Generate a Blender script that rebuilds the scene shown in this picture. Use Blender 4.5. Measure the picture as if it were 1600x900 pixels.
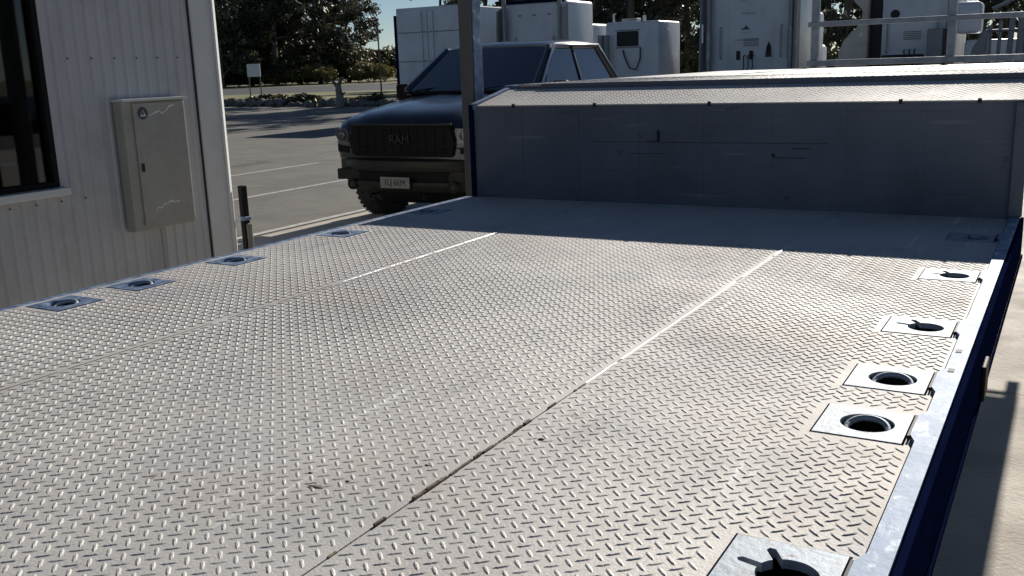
import bpy, bmesh, math, random
from math import radians, sin, cos, pi, tan
from mathutils import Vector, Matrix
random.seed(7)
for o in list(bpy.data.objects): bpy.data.objects.remove(o)
S = bpy.context.scene
COL = S.collection
# ------------------------------------------------------------------ camera, sky, sun, exposure
H = 1.66
YAW, PITCH, ROLL = radians(30.05), radians(12.81), radians(-1.95)
FPX = 1523.0
fw = Vector((-sin(YAW)*cos(PITCH), cos(YAW)*cos(PITCH), -sin(PITCH)))
r0 = fw.cross(Vector((0, 0, 1))).normalized(); u0 = r0.cross(fw)
rt = cos(ROLL)*r0 + sin(ROLL)*u0; up = -sin(ROLL)*r0 + cos(ROLL)*u0
cd = bpy.data.cameras.new('camera'); cam = bpy.data.objects.new('camera', cd); COL.objects.link(cam)
cd.sensor_width = 36; cd.lens = 36*FPX/1600; cd.clip_start = 0.05; cd.clip_end = 3000
cam.matrix_world = Matrix(((rt.x, up.x, -fw.x, 0), (rt.y, up.y, -fw.y, 0), (rt.z, up.z, -fw.z, H), (0, 0, 0, 1)))
S.camera = cam
SUN_EL, SUN_AZ = radians(26.0), radians(-0.3)       # azimuth clockwise from +Y
w = bpy.data.worlds.new('World'); S.world = w; w.use_nodes = True
nt = w.node_tree; bg = nt.nodes['Background']
sky = nt.nodes.new('ShaderNodeTexSky'); sky.sky_type = 'NISHITA'; sky.sun_disc = False
sky.sun_elevation = SUN_EL; sky.sun_rotation = SUN_AZ
sky.air_density = 0.7; sky.dust_density = 0.05; sky.ozone_density = 2.0
nt.links.new(sky.outputs[0], bg.inputs[0]); bg.inputs[1].default_value = 0.05
sd = bpy.data.lights.new('sun', 'SUN'); sun = bpy.data.objects.new('sun', sd); COL.objects.link(sun)
sd.energy = 5.0; sd.angle = radians(0.5); sd.color = (1.0, 0.94, 0.85)
sv = Vector((sin(SUN_AZ)*cos(SUN_EL), cos(SUN_AZ)*cos(SUN_EL), sin(SUN_EL)))
sun.rotation_euler = sv.to_track_quat('Z', 'Y').to_euler()
S.view_settings.view_transform = 'Standard'; S.view_settings.look = 'None'
S.view_settings.exposure = 0.22; S.view_settings.gamma = 1.0; S.view_settings.use_curve_mapping = False
S.render.engine = 'CYCLES'

# ------------------------------------------------------------------ materials
def pm(name, c1, c2=None, scale=6.0, rough=.5, rough2=None, metal=0.0, bump=0.0, bscale=60.0, coat=0.0, stretch=(1, 1, 1), trans=0.0, detail=4, spec=.5, dirt=None, dscale=1.2, damt=.5, crack=None, spots=None):
    m = bpy.data.materials.new(name); m.use_nodes = True
    n = m.node_tree.nodes; l = m.node_tree.links; b = n['Principled BSDF']
    b.inputs['Roughness'].default_value = rough; b.inputs['Metallic'].default_value = metal
    b.inputs['Base Color'].default_value = (*c1, 1); b.inputs['Specular IOR Level'].default_value = spec
    if coat: b.inputs['Coat Weight'].default_value = coat; b.inputs['Coat Roughness'].default_value = .05
    if trans: b.inputs['Transmission Weight'].default_value = trans
    tc = n.new('ShaderNodeTexCoord'); mp = n.new('ShaderNodeMapping'); mp.inputs['Scale'].default_value = stretch
    l.new(tc.outputs['Object'], mp.inputs[0])
    col = None
    if c2 is not None or rough2 is not None:
        t = n.new('ShaderNodeTexNoise'); t.inputs['Scale'].default_value = scale; t.inputs['Detail'].default_value = detail; t.inputs['Roughness'].default_value = .62
        l.new(mp.outputs[0], t.inputs['Vector'])
        r = n.new('ShaderNodeMapRange'); r.inputs[1].default_value = .32; r.inputs[2].default_value = .68; l.new(t.outputs[0], r.inputs[0])
        if c2 is not None:
            mx = n.new('ShaderNodeMix'); mx.data_type = 'RGBA'; mx.inputs[6].default_value = (*c1, 1); mx.inputs[7].default_value = (*c2, 1)
            l.new(r.outputs[0], mx.inputs[0]); col = mx.outputs[2]
        if rough2 is not None:
            rr = n.new('ShaderNodeMapRange'); rr.inputs[3].default_value = rough; rr.inputs[4].default_value = rough2
            l.new(r.outputs[0], rr.inputs[0]); l.new(rr.outputs[0], b.inputs['Roughness'])
    if dirt is not None:
        t = n.new('ShaderNodeTexNoise'); t.inputs['Scale'].default_value = dscale; t.inputs['Detail'].default_value = 8; t.inputs['Roughness'].default_value = .7
        l.new(tc.outputs['Object'], t.inputs['Vector'])
        r = n.new('ShaderNodeMapRange'); r.inputs[1].default_value = .5; r.inputs[2].default_value = .72; r.inputs[4].default_value = damt; l.new(t.outputs[0], r.inputs[0])
        mx = n.new('ShaderNodeMix'); mx.data_type = 'RGBA'; mx.inputs[6].default_value = (*c1, 1); mx.inputs[7].default_value = (*dirt, 1)
        if col: l.new(col, mx.inputs[6])
        l.new(r.outputs[0], mx.inputs[0]); col = mx.outputs[2]
    def over(fac, c):
        nonlocal col
        mx = n.new('ShaderNodeMix'); mx.data_type = 'RGBA'; mx.inputs[6].default_value = (*c1, 1); mx.inputs[7].default_value = (*c, 1)
        if col: l.new(col, mx.inputs[6])
        l.new(fac, mx.inputs[0]); col = mx.outputs[2]
    if crack:                                       # (scale, width, amount, colour): wandering hairline cracks
        wn = n.new('ShaderNodeTexNoise'); wn.inputs['Scale'].default_value = 1.3; wn.inputs['Detail'].default_value = 6; l.new(tc.outputs['Object'], wn.inputs['Vector'])
        av = n.new('ShaderNodeVectorMath'); av.operation = 'MULTIPLY_ADD'; av.inputs[1].default_value = (1.2, 1.2, 0); l.new(wn.outputs['Color'], av.inputs[0]); l.new(tc.outputs['Object'], av.inputs[2])
        vo = n.new('ShaderNodeTexVoronoi'); vo.feature = 'DISTANCE_TO_EDGE'; vo.inputs['Scale'].default_value = crack[0]; l.new(av.outputs[0], vo.inputs['Vector'])
        r = n.new('ShaderNodeMapRange'); r.inputs[1].default_value = 0; r.inputs[2].default_value = crack[1]; r.inputs[3].default_value = crack[2]; r.inputs[4].default_value = 0; l.new(vo.outputs['Distance'], r.inputs[0]); over(r.outputs[0], crack[3])
    if spots:                                       # list of (scale, low, high, amount, colour, stretch)
        for sc, lo, hi, am, cc, stv in spots:
            m2 = n.new('ShaderNodeMapping'); m2.inputs['Scale'].default_value = stv; l.new(tc.outputs['Object'], m2.inputs[0])
            t = n.new('ShaderNodeTexNoise'); t.inputs['Scale'].default_value = sc; t.inputs['Detail'].default_value = 5; t.inputs['Roughness'].default_value = .6; l.new(m2.outputs[0], t.inputs['Vector'])
            r = n.new('ShaderNodeMapRange'); r.inputs[1].default_value = lo; r.inputs[2].default_value = hi; r.inputs[4].default_value = am; l.new(t.outputs[0], r.inputs[0]); over(r.outputs[0], cc)
    if col: l.new(col, b.inputs['Base Color'])
    if bump:
        t2 = n.new('ShaderNodeTexNoise'); t2.inputs['Scale'].default_value = bscale; t2.inputs['Detail'].default_value = 5
        l.new(mp.outputs[0], t2.inputs['Vector'])
        bp = n.new('ShaderNodeBump'); bp.inputs['Strength'].default_value = bump; bp.inputs['Distance'].default_value = .01
        l.new(t2.outputs[0], bp.inputs['Height']); l.new(bp.outputs[0], b.inputs['Normal'])
    return m

M = {}
M['deck'] = pm('worn_tread_plate', (.56, .54, .515), (.42, .41, .395), 1.7, .68, .78, .34, .12, 180, dirt=(.44, .36, .31), dscale=1.6, damt=.5, detail=8, spots=[(22, .66, .74, .7, (.20, .14, .10), (1, 1, 1)), (9, .60, .72, .45, (.30, .30, .31), (1, .25, 1)), (30, .64, .70, .5, (.74, .74, .74), (1, .06, 1)), (2.6, .56, .72, .4, (.36, .37, .40), (1, 1, 1))])
M['panel'] = pm('plain_steel_sheet', (.135, .15, .185), (.11, .125, .155), 2, .5, .65, .3, .25, 3, dirt=(.10, .095, .095), dscale=2, damt=.5, spots=[(30, .62, .70, .5, (.26, .26, .27), (.08, 1, 1)), (14, .66, .72, .7, (.05, .05, .055), (1, 1, 1)), (40, .62, .7, .4, (.05, .05, .055), (.05, 1, 1.5))])
M['upper'] = pm('upper_deck_plate', (.55, .54, .52), (.42, .41, .40), 5, .5, .6, .75, .1, 90, dirt=(.38, .30, .24), dscale=1.5, damt=.4)
M['galv'] = pm('galvanised_steel', (.08, .13, .22), (.32, .39, .50), 11, .6, .75, .25, .12, 70, detail=8, spots=[(26, .56, .66, .8, (.60, .66, .72), (1, .5, 1)), (34, .64, .7, .8, (.05, .05, .06), (1, 1, 1))])
M['silver'] = pm('bare_galvanised_plate', (.24, .29, .35), (.42, .46, .50), 20, .6, .7, .35, .15, 80, dirt=(.20, .18, .17), dscale=7, damt=.8, spots=[(30, .62, .7, .8, (.16, .11, .08), (1, 1, 1))])
M['navy'] = pm('navy_paint', (.004, .007, .028), (.006, .010, .040), 8, .85, .95, 0, .05, 60, spec=.0)
M['bluesteel'] = pm('worn_blue_paint', (.03, .07, .18), (.25, .33, .45), 30, .5, .6, .2, .1, 70)
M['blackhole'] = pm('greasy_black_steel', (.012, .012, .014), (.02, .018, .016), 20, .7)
M['scuff'] = pm('dull_scuff', (.045, .05, .062), (.07, .075, .09), 30, .7)
M['rust'] = pm('rusty_gap_dirt', (.20, .15, .105), (.08, .062, .05), 25, .8, None, 0, .4, 90)
M['weld'] = pm('bright_weld', (.8, .8, .79), (.6, .6, .6), 30, .35, .5, .7, .3, 120)
M['chassis'] = pm('black_chassis', (.02, .02, .022), (.035, .03, .028), 6, .6)
M['rubber'] = pm('rubber', (.015, .015, .015), (.025, .024, .022), 9, .8, None, 0, .2, 60)
M['rim'] = pm('alloy', (.25, .25, .26), (.35, .35, .36), 5, .4, None, .8)
M['asphalt'] = pm('asphalt', (.185, .170, .145), (.13, .122, .108), 1.6, .72, .85, 0, .5, 90, dirt=(.07, .068, .065), dscale=.35, damt=.6, detail=10, crack=(.22, .012, .75, (.04, .04, .04)), spots=[(1.5, .68, .74, .7, (.05, .05, .05), (1, 1, 1)), (.5, .56, .62, .5, (.10, .098, .092), (1, .3, 1)), (25, .6, .7, .5, (.28, .26, .23), (1, 1, 1))])
M['road'] = pm('road_asphalt', (.035, .038, .045), (.028, .03, .034), 1, .8)  # colour lowered to carry the shade lying on the road
M['concrete'] = pm('concrete_apron', (.54, .49, .41), (.43, .39, .33), 2.2, .75, .9, 0, .4, 60, dirt=(.28, .25, .21), dscale=.8, damt=.6, detail=10, crack=(.3, .008, .6, (.2, .18, .15)), spots=[(40, .6, .7, .6, (.66, .62, .55), (1, 1, 1)), (2.5, .66, .74, .6, (.16, .14, .12), (1, 1, 1))])
M['grass'] = pm('dry_grass', (.22, .19, .09), (.11, .12, .045), .25, .9, None, 0, .9, 4, detail=10)
M['white_line'] = pm('line_paint', (.62, .60, .55), (.34, .32, .29), 9, .7, detail=9)
M['wall'] = pm('wall_sheet', (.44, .445, .46), (.50, .50, .515), 3, .5, .6, 0, .03, 20, dirt=(.27, .25, .21), dscale=1.6, damt=.5, stretch=(1, 1, .3), spots=[(7, .6, .75, .4, (.22, .20, .17), (1, 1, .12))])
M['trim'] = pm('wall_trim', (.56, .56, .55), (.62, .62, .61), 4, .4)
M['trimbright'] = pm('white_trim', (.8, .8, .79), (.86, .86, .85), 4, .35)
M['boxpaint'] = pm('meter_box_paint', (.36, .345, .31), (.31, .30, .27), 4, .5, .6, 0, .05, 30, dirt=(.2, .16, .10), dscale=5, damt=.4)
M['dark'] = pm('dark_gap', (.02, .02, .022), None, 1, .8)
M['sticker'] = pm('sticker_dark', (.03, .04, .07), (.05, .06, .09), 40, .5)
M['stickerwhite'] = pm('sticker_white', (.8, .8, .78), (.5, .5, .48), 60, .45)
M['glassdark'] = pm('dark_window_glass', (.012, .016, .022), None, 1, .04, None, 0, 0, coat=.5)
M['carglass'] = pm('car_glass', (.006, .01, .02), None, 1, .03, coat=1.0)
M['carpaint'] = pm('deep_blue_black_paint', (.006, .008, .014), (.008, .010, .017), 200, .33, None, .35, coat=1.0)
M['carpaint'].node_tree.nodes['Principled BSDF'].inputs['Coat Roughness'].default_value = .16
M['cartrim'] = pm('black_plastic', (.006, .006, .006), (.009, .009, .009), 30, .6, spec=.12)
M['chromedark'] = pm('dark_bumper_metal', (.032, .031, .024), (.022, .021, .018), 6, .4, .5, .4, spec=.2)
M['chrome'] = pm('chrome', (.75, .76, .78), None, 1, .12, None, 1)
M['lampglass'] = pm('headlamp_lens', (.02, .022, .025), (.07, .072, .075), 25, .15, None, .3, coat=1)
M['plate'] = pm('number_plate', (.22, .21, .18), (.17, .165, .15), 12, .5)
M['truckwhite'] = pm('truck_white', (.58, .62, .69), (.49, .53, .59), 1.2, .35, .5, 0, .02, 8, coat=.2, dirt=(.35, .33, .3), dscale=1.1, damt=.35)  # slight blue tint in the white carries the shaded look of the trucks
M['truckgrey'] = pm('truck_grey', (.24, .25, .27), (.19, .2, .215), 2, .45, .6)
M['truckcream'] = pm('truck_cream', (.55, .52, .45), (.46, .44, .39), 2, .4, .6, dirt=(.3, .26, .2), dscale=2, damt=.5)
M['railsteel'] = pm('rail_steel', (.36, .38, .41), (.26, .28, .31), 12, .45, .6, .6, .05, 50)
M['poststeel'] = pm('post_paint', (.12, .12, .115), (.10, .10, .095), 5, .5, .6, .0, .05, 40)
M['bark'] = pm('bark', (.10, .085, .07), (.20, .18, .15), 3, .9, None, 0, .6, 12, stretch=(3, 3, .6))
M['rock'] = pm('rock', (.20, .19, .175), (.10, .095, .09), 3, .85, None, 0, .7, 8)
M['signwhite'] = pm('sign_white', (.75, .76, .78), (.66, .68, .7), 4, .5)
M['stump'] = pm('weathered_wood', (.32, .29, .25), (.16, .14, .12), 8, .9, None, 0, .6, 20)
M['hose'] = pm('hose_black', (.015, .017, .02), None, 1, .5)
def leafmat(name, a, b):
    m = bpy.data.materials.new(name); m.use_nodes = True; n = m.node_tree.nodes; l = m.node_tree.links
    p = n['Principled BSDF']; p.inputs['Roughness'].default_value = .5
    g = n.new('ShaderNodeNewGeometry'); mx = n.new('ShaderNodeMix'); mx.data_type = 'RGBA'
    mx.inputs[6].default_value = (*a, 1); mx.inputs[7].default_value = (*b, 1)
    l.new(g.outputs['Random Per Island'], mx.inputs[0]); l.new(mx.outputs[2], p.inputs['Base Color'])
    tr = n.new('ShaderNodeBsdfTranslucent'); l.new(mx.outputs[2], tr.inputs[0])
    ms = n.new('ShaderNodeMixShader'); ms.inputs[0].default_value = .22
    l.new(p.outputs[0], ms.inputs[1]); l.new(tr.outputs[0], ms.inputs[2]); l.new(ms.outputs[0], n['Material Output'].inputs[0])
    return m
M['leaf_dark'] = leafmat('gum_leaf', (.035, .042, .022), (.085, .092, .055))
M['leaf_grey'] = leafmat('grey_gum_leaf', (.05, .055, .04), (.13, .13, .10))
M['leaf_yellow'] = leafmat('yellow_shrub_leaf', (.12, .11, .03), (.22, .19, .07))
M['leaf_low'] = leafmat('low_shrub_leaf', (.05, .055, .02), (.12, .11, .05))

# ------------------------------------------------------------------ helpers
def tag(o, label=None, cat=None, group=None, kind=None):
    if label: o['label'] = label
    if cat: o['category'] = cat
    if group: o['group'] = group
    if kind: o['kind'] = kind
    return o
def empty(name, loc, rz=0, **k):
    o = bpy.data.objects.new(name, None); COL.objects.link(o); o.location = loc; o.rotation_euler = (0, 0, rz); o.empty_display_size = .2
    return tag(o, **k)
class MB:
    def __init__(s): s.v = []; s.f = []; s.m = []; s.mi = 0
    def add(s, vs, fs):
        n = len(s.v); s.v += [tuple(v) for v in vs]; s.f += [tuple(i+n for i in f) for f in fs]; s.m += [s.mi]*len(fs); return s
    def mat(s, i): s.mi = i; return s
    def bm(s, bm):
        bm.verts.index_update(); s.add([v.co[:] for v in bm.verts], [[v.index for v in f.verts] for f in bm.faces]); bm.free(); return s
    def box(s, x0, x1, y0, y1, z0, z1, bev=0, seg=2):
        bm = bmesh.new(); bmesh.ops.create_cube(bm, size=1)
        for v in bm.verts: v.co = ((x0+x1)/2+v.co.x*(x1-x0), (y0+y1)/2+v.co.y*(y1-y0), (z0+z1)/2+v.co.z*(z1-z0))
        if bev: bmesh.ops.bevel(bm, geom=bm.edges[:], offset=bev, segments=seg, affect='EDGES', profile=.5)
        return s.bm(bm)
    def prism(s, pts, axis, a0, a1, bev=0):
        # pts 2D polygon; axis 0: pts=(y,z); 1: pts=(x,z); 2: pts=(x,y)
        bm = bmesh.new()
        def mk(p, a): return (a, p[0], p[1]) if axis == 0 else ((p[0], a, p[1]) if axis == 1 else (p[0], p[1], a))
        A = [bm.verts.new(mk(p, a0)) for p in pts]; B = [bm.verts.new(mk(p, a1)) for p in pts]; n = len(pts)
        bm.faces.new(A[::-1]); bm.faces.new(B)
        for i in range(n): bm.faces.new((A[i], A[(i+1) % n], B[(i+1) % n], B[i]))
        bmesh.ops.recalc_face_normals(bm, faces=bm.faces[:])
        if bev: bmesh.ops.bevel(bm, geom=bm.edges[:], offset=bev, segments=2, affect='EDGES')
        return s.bm(bm)
    def tube(s, pts, r, n=10, r1=None, cap=True):
        pts = [Vector(p) for p in pts]; rings = []; prev = None
        for i, p in enumerate(pts):
            d = (pts[min(i+1, len(pts)-1)]-pts[max(i-1, 0)]).normalized()
            a = prev if prev is not None else (Vector((0, 0, 1)) if abs(d.z) < .9 else Vector((1, 0, 0)))
            a = (a-d*a.dot(d)).normalized(); prev = a; b = d.cross(a)
            rr = r if r1 is None else r+(r1-r)*i/(len(pts)-1)
            rings.append([p+(a*cos(2*pi*k/n)+b*sin(2*pi*k/n))*rr for k in range(n)])
        vs = [v for rg in rings for v in rg]; fs = []
        for i in range(len(pts)-1):
            for k in range(n): fs.append((i*n+k, i*n+(k+1) % n, (i+1)*n+(k+1) % n, (i+1)*n+k))
        if cap: fs.append(tuple(range(n))[::-1]); fs.append(tuple(range((len(pts)-1)*n, len(pts)*n)))
        return s.add(vs, fs)
    def lathe(s, prof, c, axis='X', n=32, sx=1):
        # prof list of (a, r) along axis
        vs = []; fs = []
        for a, r in prof:
            for k in range(n):
                t = 2*pi*k/n
                if axis == 'X': vs.append((c[0]+a*sx, c[1]+r*cos(t), c[2]+r*sin(t)))
                elif axis == 'Z': vs.append((c[0]+r*cos(t), c[1]+r*sin(t), c[2]+a))
                else: vs.append((c[0]+r*cos(t), c[1]+a, c[2]+r*sin(t)))
        for i in range(len(prof)-1):
            for k in range(n): fs.append((i*n+k, i*n+(k+1) % n, (i+1)*n+(k+1) % n, (i+1)*n+k))
        fs.append(tuple(range(n))[::-1]); fs.append(tuple(range((len(prof)-1)*n, len(prof)*n)))
        return s.add(vs, fs)
    def build(s, name, mats, parent=None, smooth=False, label=None):
        me = bpy.data.meshes.new(name); me.from_pydata(s.v, [], s.f)
        if not isinstance(mats, (list, tuple)): mats = [mats]
        for m in mats: me.materials.append(m)
        me.polygons.foreach_set('material_index', s.m)
        b = bmesh.new(); b.from_mesh(me); bmesh.ops.recalc_face_normals(b, faces=b.faces[:]); b.to_mesh(me); b.free()
        if smooth:
            me.polygons.foreach_set('use_smooth', [True]*len(me.polygons)); me.set_sharp_from_angle(angle=radians(38))
        me.update(); o = bpy.data.objects.new(name, me); COL.objects.link(o)
        if parent: o.parent = parent
        if label: o['label'] = label
        return o
def copy_tree(o, parent=None):
    c = o.copy(); COL.objects.link(c)
    if parent is not None: c.parent = parent
    for ch in list(o.children): copy_tree(ch, c)
    return c
def textmesh(s, size, mat, name, parent, loc, rot, depth=.002):
    cu = bpy.data.curves.new(name, 'FONT'); cu.body = s; cu.size = size; cu.align_x = 'CENTER'; cu.align_y = 'CENTER'; cu.extrude = depth
    t = bpy.data.objects.new(name, cu); COL.objects.link(t)
    dg = bpy.context.evaluated_depsgraph_get(); me = bpy.data.meshes.new_from_object(t.evaluated_get(dg)); bpy.data.objects.remove(t)
    me.materials.clear(); me.materials.append(mat)
    o = bpy.data.objects.new(name, me); COL.objects.link(o); o.parent = parent; o.location = loc; o.rotation_euler = rot
    return o
def at(px, D, z=0.0):
    """world point standing in image column px (photo pixels) at optical depth D"""
    hy = 97-(px-984)*22/637.0
    d = rt*((px-800)/FPX) + up*(-(hy-450)/FPX) + fw
    p = d*D
    return Vector((p.x, p.y, z))

# ------------------------------------------------------------------ setting
def sheet(name, pts, z, mat):
    mb = MB(); mb.add([(x, y, z) for x, y in pts], [tuple(range(len(pts)))])
    o = mb.build(name, mat); 
    if o.data.polygons[0].normal.z < 0: o.data.flip_normals()
    return tag(o, kind='structure')
# ground: one sheet to the horizon, gently uneven beyond the lot
mb = MB()
N = 60; ext = 900
def gz(x, y):
    d = math.hypot(x, y)
    if d < 170: return 0
    return (d-170)*.004
co = []
for j in range(N+1):
    for i in range(N+1):
        u = (i/N*2-1); v = (j/N*2-1); x = ext*u*abs(u); y = ext*v*abs(v); co.append((x, y, gz(x, y)-.0))
mb.add(co, [(j*(N+1)+i, j*(N+1)+i+1, (j+1)*(N+1)+i+1, (j+1)*(N+1)+i) for j in range(N) for i in range(N)])
tag(mb.build('ground', M['grass']), kind='structure')
sheet('parking_lot', [(-60, -30), (40, -30), (40, 36), (-18, 37.5), (-32, 39.0), (-42, 41.0), (-60, 44)], .004, M['asphalt'])
sheet('concrete_apron', [(-7.35, -14), (14, -14), (14, 16), (-7.35, 16)], .008, M['concrete'])
e1 = Vector((.8660, .5, 0)); n1 = Vector((-.5, .866, 0))
def strip(D0, D1, a, b): return [tuple((n1*D0+e1*a)[:2]), tuple((n1*D0+e1*b)[:2]), tuple((n1*D1+e1*b)[:2]), tuple((n1*D1+e1*a)[:2])]
sheet('road', strip(88, 132, -170, 200), .004, M['road'])
for k, (x, y0, y1, wd) in enumerate([(-7.52, 4.0, 14.2, .11), (-9.95, 9.0, 14.2, .10), (-12.4, 11.6, 14.2, .10), (-9.95, 4.9, 5.2, .1), (-14.9, 9, 14.2, .1), (-17.4, 9, 14.2, .1)]):
    sheet('parking_line', [(x, y0), (x+wd, y0), (x+wd, y1), (x, y1)], .012 if x > -7.6 else .008, M['white_line'])

# ------------------------------------------------------------------ drop deck trailer
XL, XA, XB, XR = -2.69, -1.98, -.842, -.197
YH, DZ, Y0 = 4.26, 1.01, -3.4
tr = empty('flatbed_trailer', (0, 0, 0), label='drop deck trailer with silver tread plate floor, tie down pockets and raised front deck', cat='trailer')
PK_R = [1.16, 1.75, 2.03, 2.47, 3.10, 3.78]
PK_L = [1.20, 1.80, 2.08, 2.50, 3.10, 3.74]
PW, PL = .158, .162
RX0, RX1 = -.367, -.367+PW
LX1, LX0 = -2.515, -2.515-PW
def lozenges(mb, x0, x1, y0, y1, fz, tilt=0.0, holes=(), p=.0300):
    """raised bars of tread plate; fz(y)->z of the sheet. tilt: dz/dy"""
    L, W, Hh = .0140, .0034, .00175
    outline = [(-L, 0), (-L*.55, -W), (L*.55, -W), (L, 0), (L*.55, W), (-L*.55, W)]
    topo = [(-L*.6, 0), (-L*.35, -W*.35), (L*.35, -W*.35), (L*.6, 0), (L*.35, W*.35), (-L*.35, W*.35)]
    V = []; F = []
    nx = int((x1-x0)/p); ny = int((y1-y0)/(p*1.08))
    for kind in (0, 1):
        a = radians(45) if kind == 0 else radians(135); c, s_ = cos(a), sin(a)
        for j in range(ny+1):
            cy = y0+p*.3+(j+.5*kind)*p*1.08
            if cy > y1-.012: continue
            for i in range(nx+1):
                cx = x0+p*.4+(i+.5*kind)*p
                if cx > x1-.012: continue
                if any(h[0]-.012 < cx < h[1]+.012 and h[2]-.012 < cy < h[3]+.012 for h in holes): continue
                b = len(V); Hw = Hh*(.82+.22*sin(cx*2.3+1.3*sin(cy*1.7))*sin(cy*1.9+cx)+random.uniform(-.12, .12))
                for (u, v) in outline:
                    X, Y = cx+u*c-v*s_, cy+u*s_+v*c; V.append((X, Y, fz(Y)+.0001))
                for (u, v) in topo:
                    X, Y = cx+u*c-v*s_, cy+u*s_+v*c; V.append((X, Y, fz(Y)+Hw))
                for k in range(6): F.append((b+k, b+(k+1) % 6, b+6+(k+1) % 6, b+6+k))
                F.append(tuple(range(b+6, b+12)))
    mb.add(V, F)
def pocket_rects():
    R = [(RX0, RX1, y-PL/2, y+PL/2) for y in PK_R]; Lr = [(LX0, LX1, y-PL/2, y+PL/2) for y in PK_L]
    return R, Lr
RR, LR = pocket_rects()
def deck_strip(mb, x0, x1, rects):
    """sheet split round the pocket openings"""
    rx0, rx1 = rects[0][0], rects[0][1]
    mb.box(x0, rx0, Y0, YH, DZ-.008, DZ); mb.box(rx1, x1, Y0, YH, DZ-.008, DZ)
    ys = Y0
    for r in rects: mb.box(rx0, rx1, ys, r[2], DZ-.008, DZ); ys = r[3]
    mb.box(rx0, rx1, ys, YH, DZ-.008, DZ)
flat = lambda y: DZ
LY0 = .55
mb = MB(); deck_strip(mb, XL, XA-.0020, LR); lozenges(mb, XL+.01, XA-.002, LY0, YH, flat, holes=LR); mb.build('deck_plate', M['deck'], tr)
mb = MB(); mb.box(XA+.0020, XB-.0012, Y0, YH, DZ-.008, DZ+.0008); lozenges(mb, XA+.008, XB+.0, LY0, YH, lambda y: DZ+.0008); mb.build('deck_plate', M['deck'], tr)
mb = MB(); deck_strip(mb, XB+.0012, XR, RR); lozenges(mb, XB+.004, XR+.002, LY0, YH, flat, holes=RR); mb.build('deck_plate', M['deck'], tr)
def seam(x, ysplit, n, seed):
    rnd = random.Random(seed); mb = MB()
    mb.mat(0).box(x-.0012, x+.0012, Y0, YH, DZ-.03, DZ-.0005)          # dirt in the gap
    y = ysplit
    while y < YH-.05:                                                # weld runs, laid in stitches
        L = rnd.uniform(.10, .34); y1 = min(y+L, YH-.02)
        pts = [(x+rnd.uniform(-.001, .001), y+(y1-y)*k/6, DZ+.001) for k in range(7)]
        mb.mat(1).tube(pts, .0014 if y < 3.0 else .0024, 6); y = y1+rnd.choice((.004, .006, .03, .07))
    for k in range(n):                                               # rust lips by the gap
        yy = rnd.uniform(LY0, ysplit) if k % 3 == 0 else rnd.uniform(1.12, 1.5) if x > -1 else rnd.uniform(1.0, 2.3); l = rnd.uniform(.008, .032)
        mb.mat(0).box(x-rnd.uniform(.0015, .0045), x+rnd.uniform(.0012, .003), yy, yy+l, DZ-.004, DZ+.0009+.00011*k)
    mb.build('deck_seam', [M['rust'], M['weld']], tr)
seam(XB, 1.75, 44, 3); seam(XA, 2.35, 5, 5)
for k, (a, b_) in enumerate([(.6, 1.02), (1.05, 1.33), (1.36, 1.80), (1.86, 2.02), (2.06, 2.30)]):
    MB().box(XA-.0022, XA+.0018, a, b_, DZ-.004, DZ+.0012+.0001*k).build('seam_grime', M['rust'], tr)
# dropped rust crumbs and a scuffed stain on the deck sheet
stain = pm('brown_stain', (.10, .075, .06), (.16, .12, .09), 60, .8, None, 0, .5, 120)
def blob(x, y, r, seed, z):
    rnd = random.Random(seed); mb = MB(); n = 15
    mb.add([(x, y, z+.0022)]+[(x+cos(2*pi*k/n)*r*rnd.uniform(.45, 1.1), y+.7*sin(2*pi*k/n)*r*rnd.uniform(.45, 1.1), z) for k in range(n)], [(0, 1+k, 1+(k+1) % n) for k in range(n)])
    return mb
for i, (x, y, r) in enumerate([(-1.015, 1.10, .016), (-.78, 1.435, .008), (-.90, 1.25, .006), (-1.06, 1.14, .006), (-.98, 1.14, .006), (-1.6, 1.9, .006), (-2.2, 1.35, .006)]):
    blob(x, y, r, 20+i, DZ+.001).build('rust_stain', stain, tr)
# tie down pockets
def ring_pts(cx, cy, r, n=28): return [(cx+r*cos(2*pi*k/n), cy+r*sin(2*pi*k/n)) for k in range(n)]
def keyhole(cx, cy, r, sd):
    """outline of a round hole with two chain slots"""
    dirs = [radians(122), radians(166)] if sd > 0 else [radians(14), radians(58)]; wd = .0065; L = .068
    half = math.asin(wd/r); pts = []; t = dirs[-1]+half; end = dirs[0]-half+2*pi
    n = 40
    for k in range(n+1): q = t+(end-t)*k/n; pts.append((cx+r*cos(q), cy+r*sin(q)))
    for j, d in enumerate(dirs):
        pts.append((cx+cos(d)*L+sin(d)*wd, cy+sin(d)*L-cos(d)*wd)); pts.append((cx+cos(d)*(L+wd*.8), cy+sin(d)*(L+wd*.8))); pts.append((cx+cos(d)*L-sin(d)*wd, cy+sin(d)*L+cos(d)*wd))
        if j == 0:
            a0, a1 = d+half, dirs[1]-half
            for k in range(5): q = a0+(a1-a0)*k/4; pts.append((cx+r*cos(q), cy+r*sin(q)))
    return pts
def plate_with_hole(x0, x1, y0, y1, z0, z1, hole):
    bm = bmesh.new()
    def loop(pts, z):
        vs = [bm.verts.new((p[0], p[1], z)) for p in pts]; es = [bm.edges.new((vs[i], vs[(i+1) % len(vs)])) for i in range(len(vs))]
        return vs, es
    outer = [(x0, y0), (x1, y0), (x1, y1), (x0, y1)]
    ov, oe = loop(outer, z1); hv, he = loop(hole, z1)
    bmesh.ops.triangle_fill(bm, use_beauty=True, use_dissolve=False, edges=oe+he)
    ex = bmesh.ops.extrude_face_region(bm, geom=bm.faces[:])
    for g in ex['geom']:
        if isinstance(g, bmesh.types.BMVert): g.co.z = z0
    return bm
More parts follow.
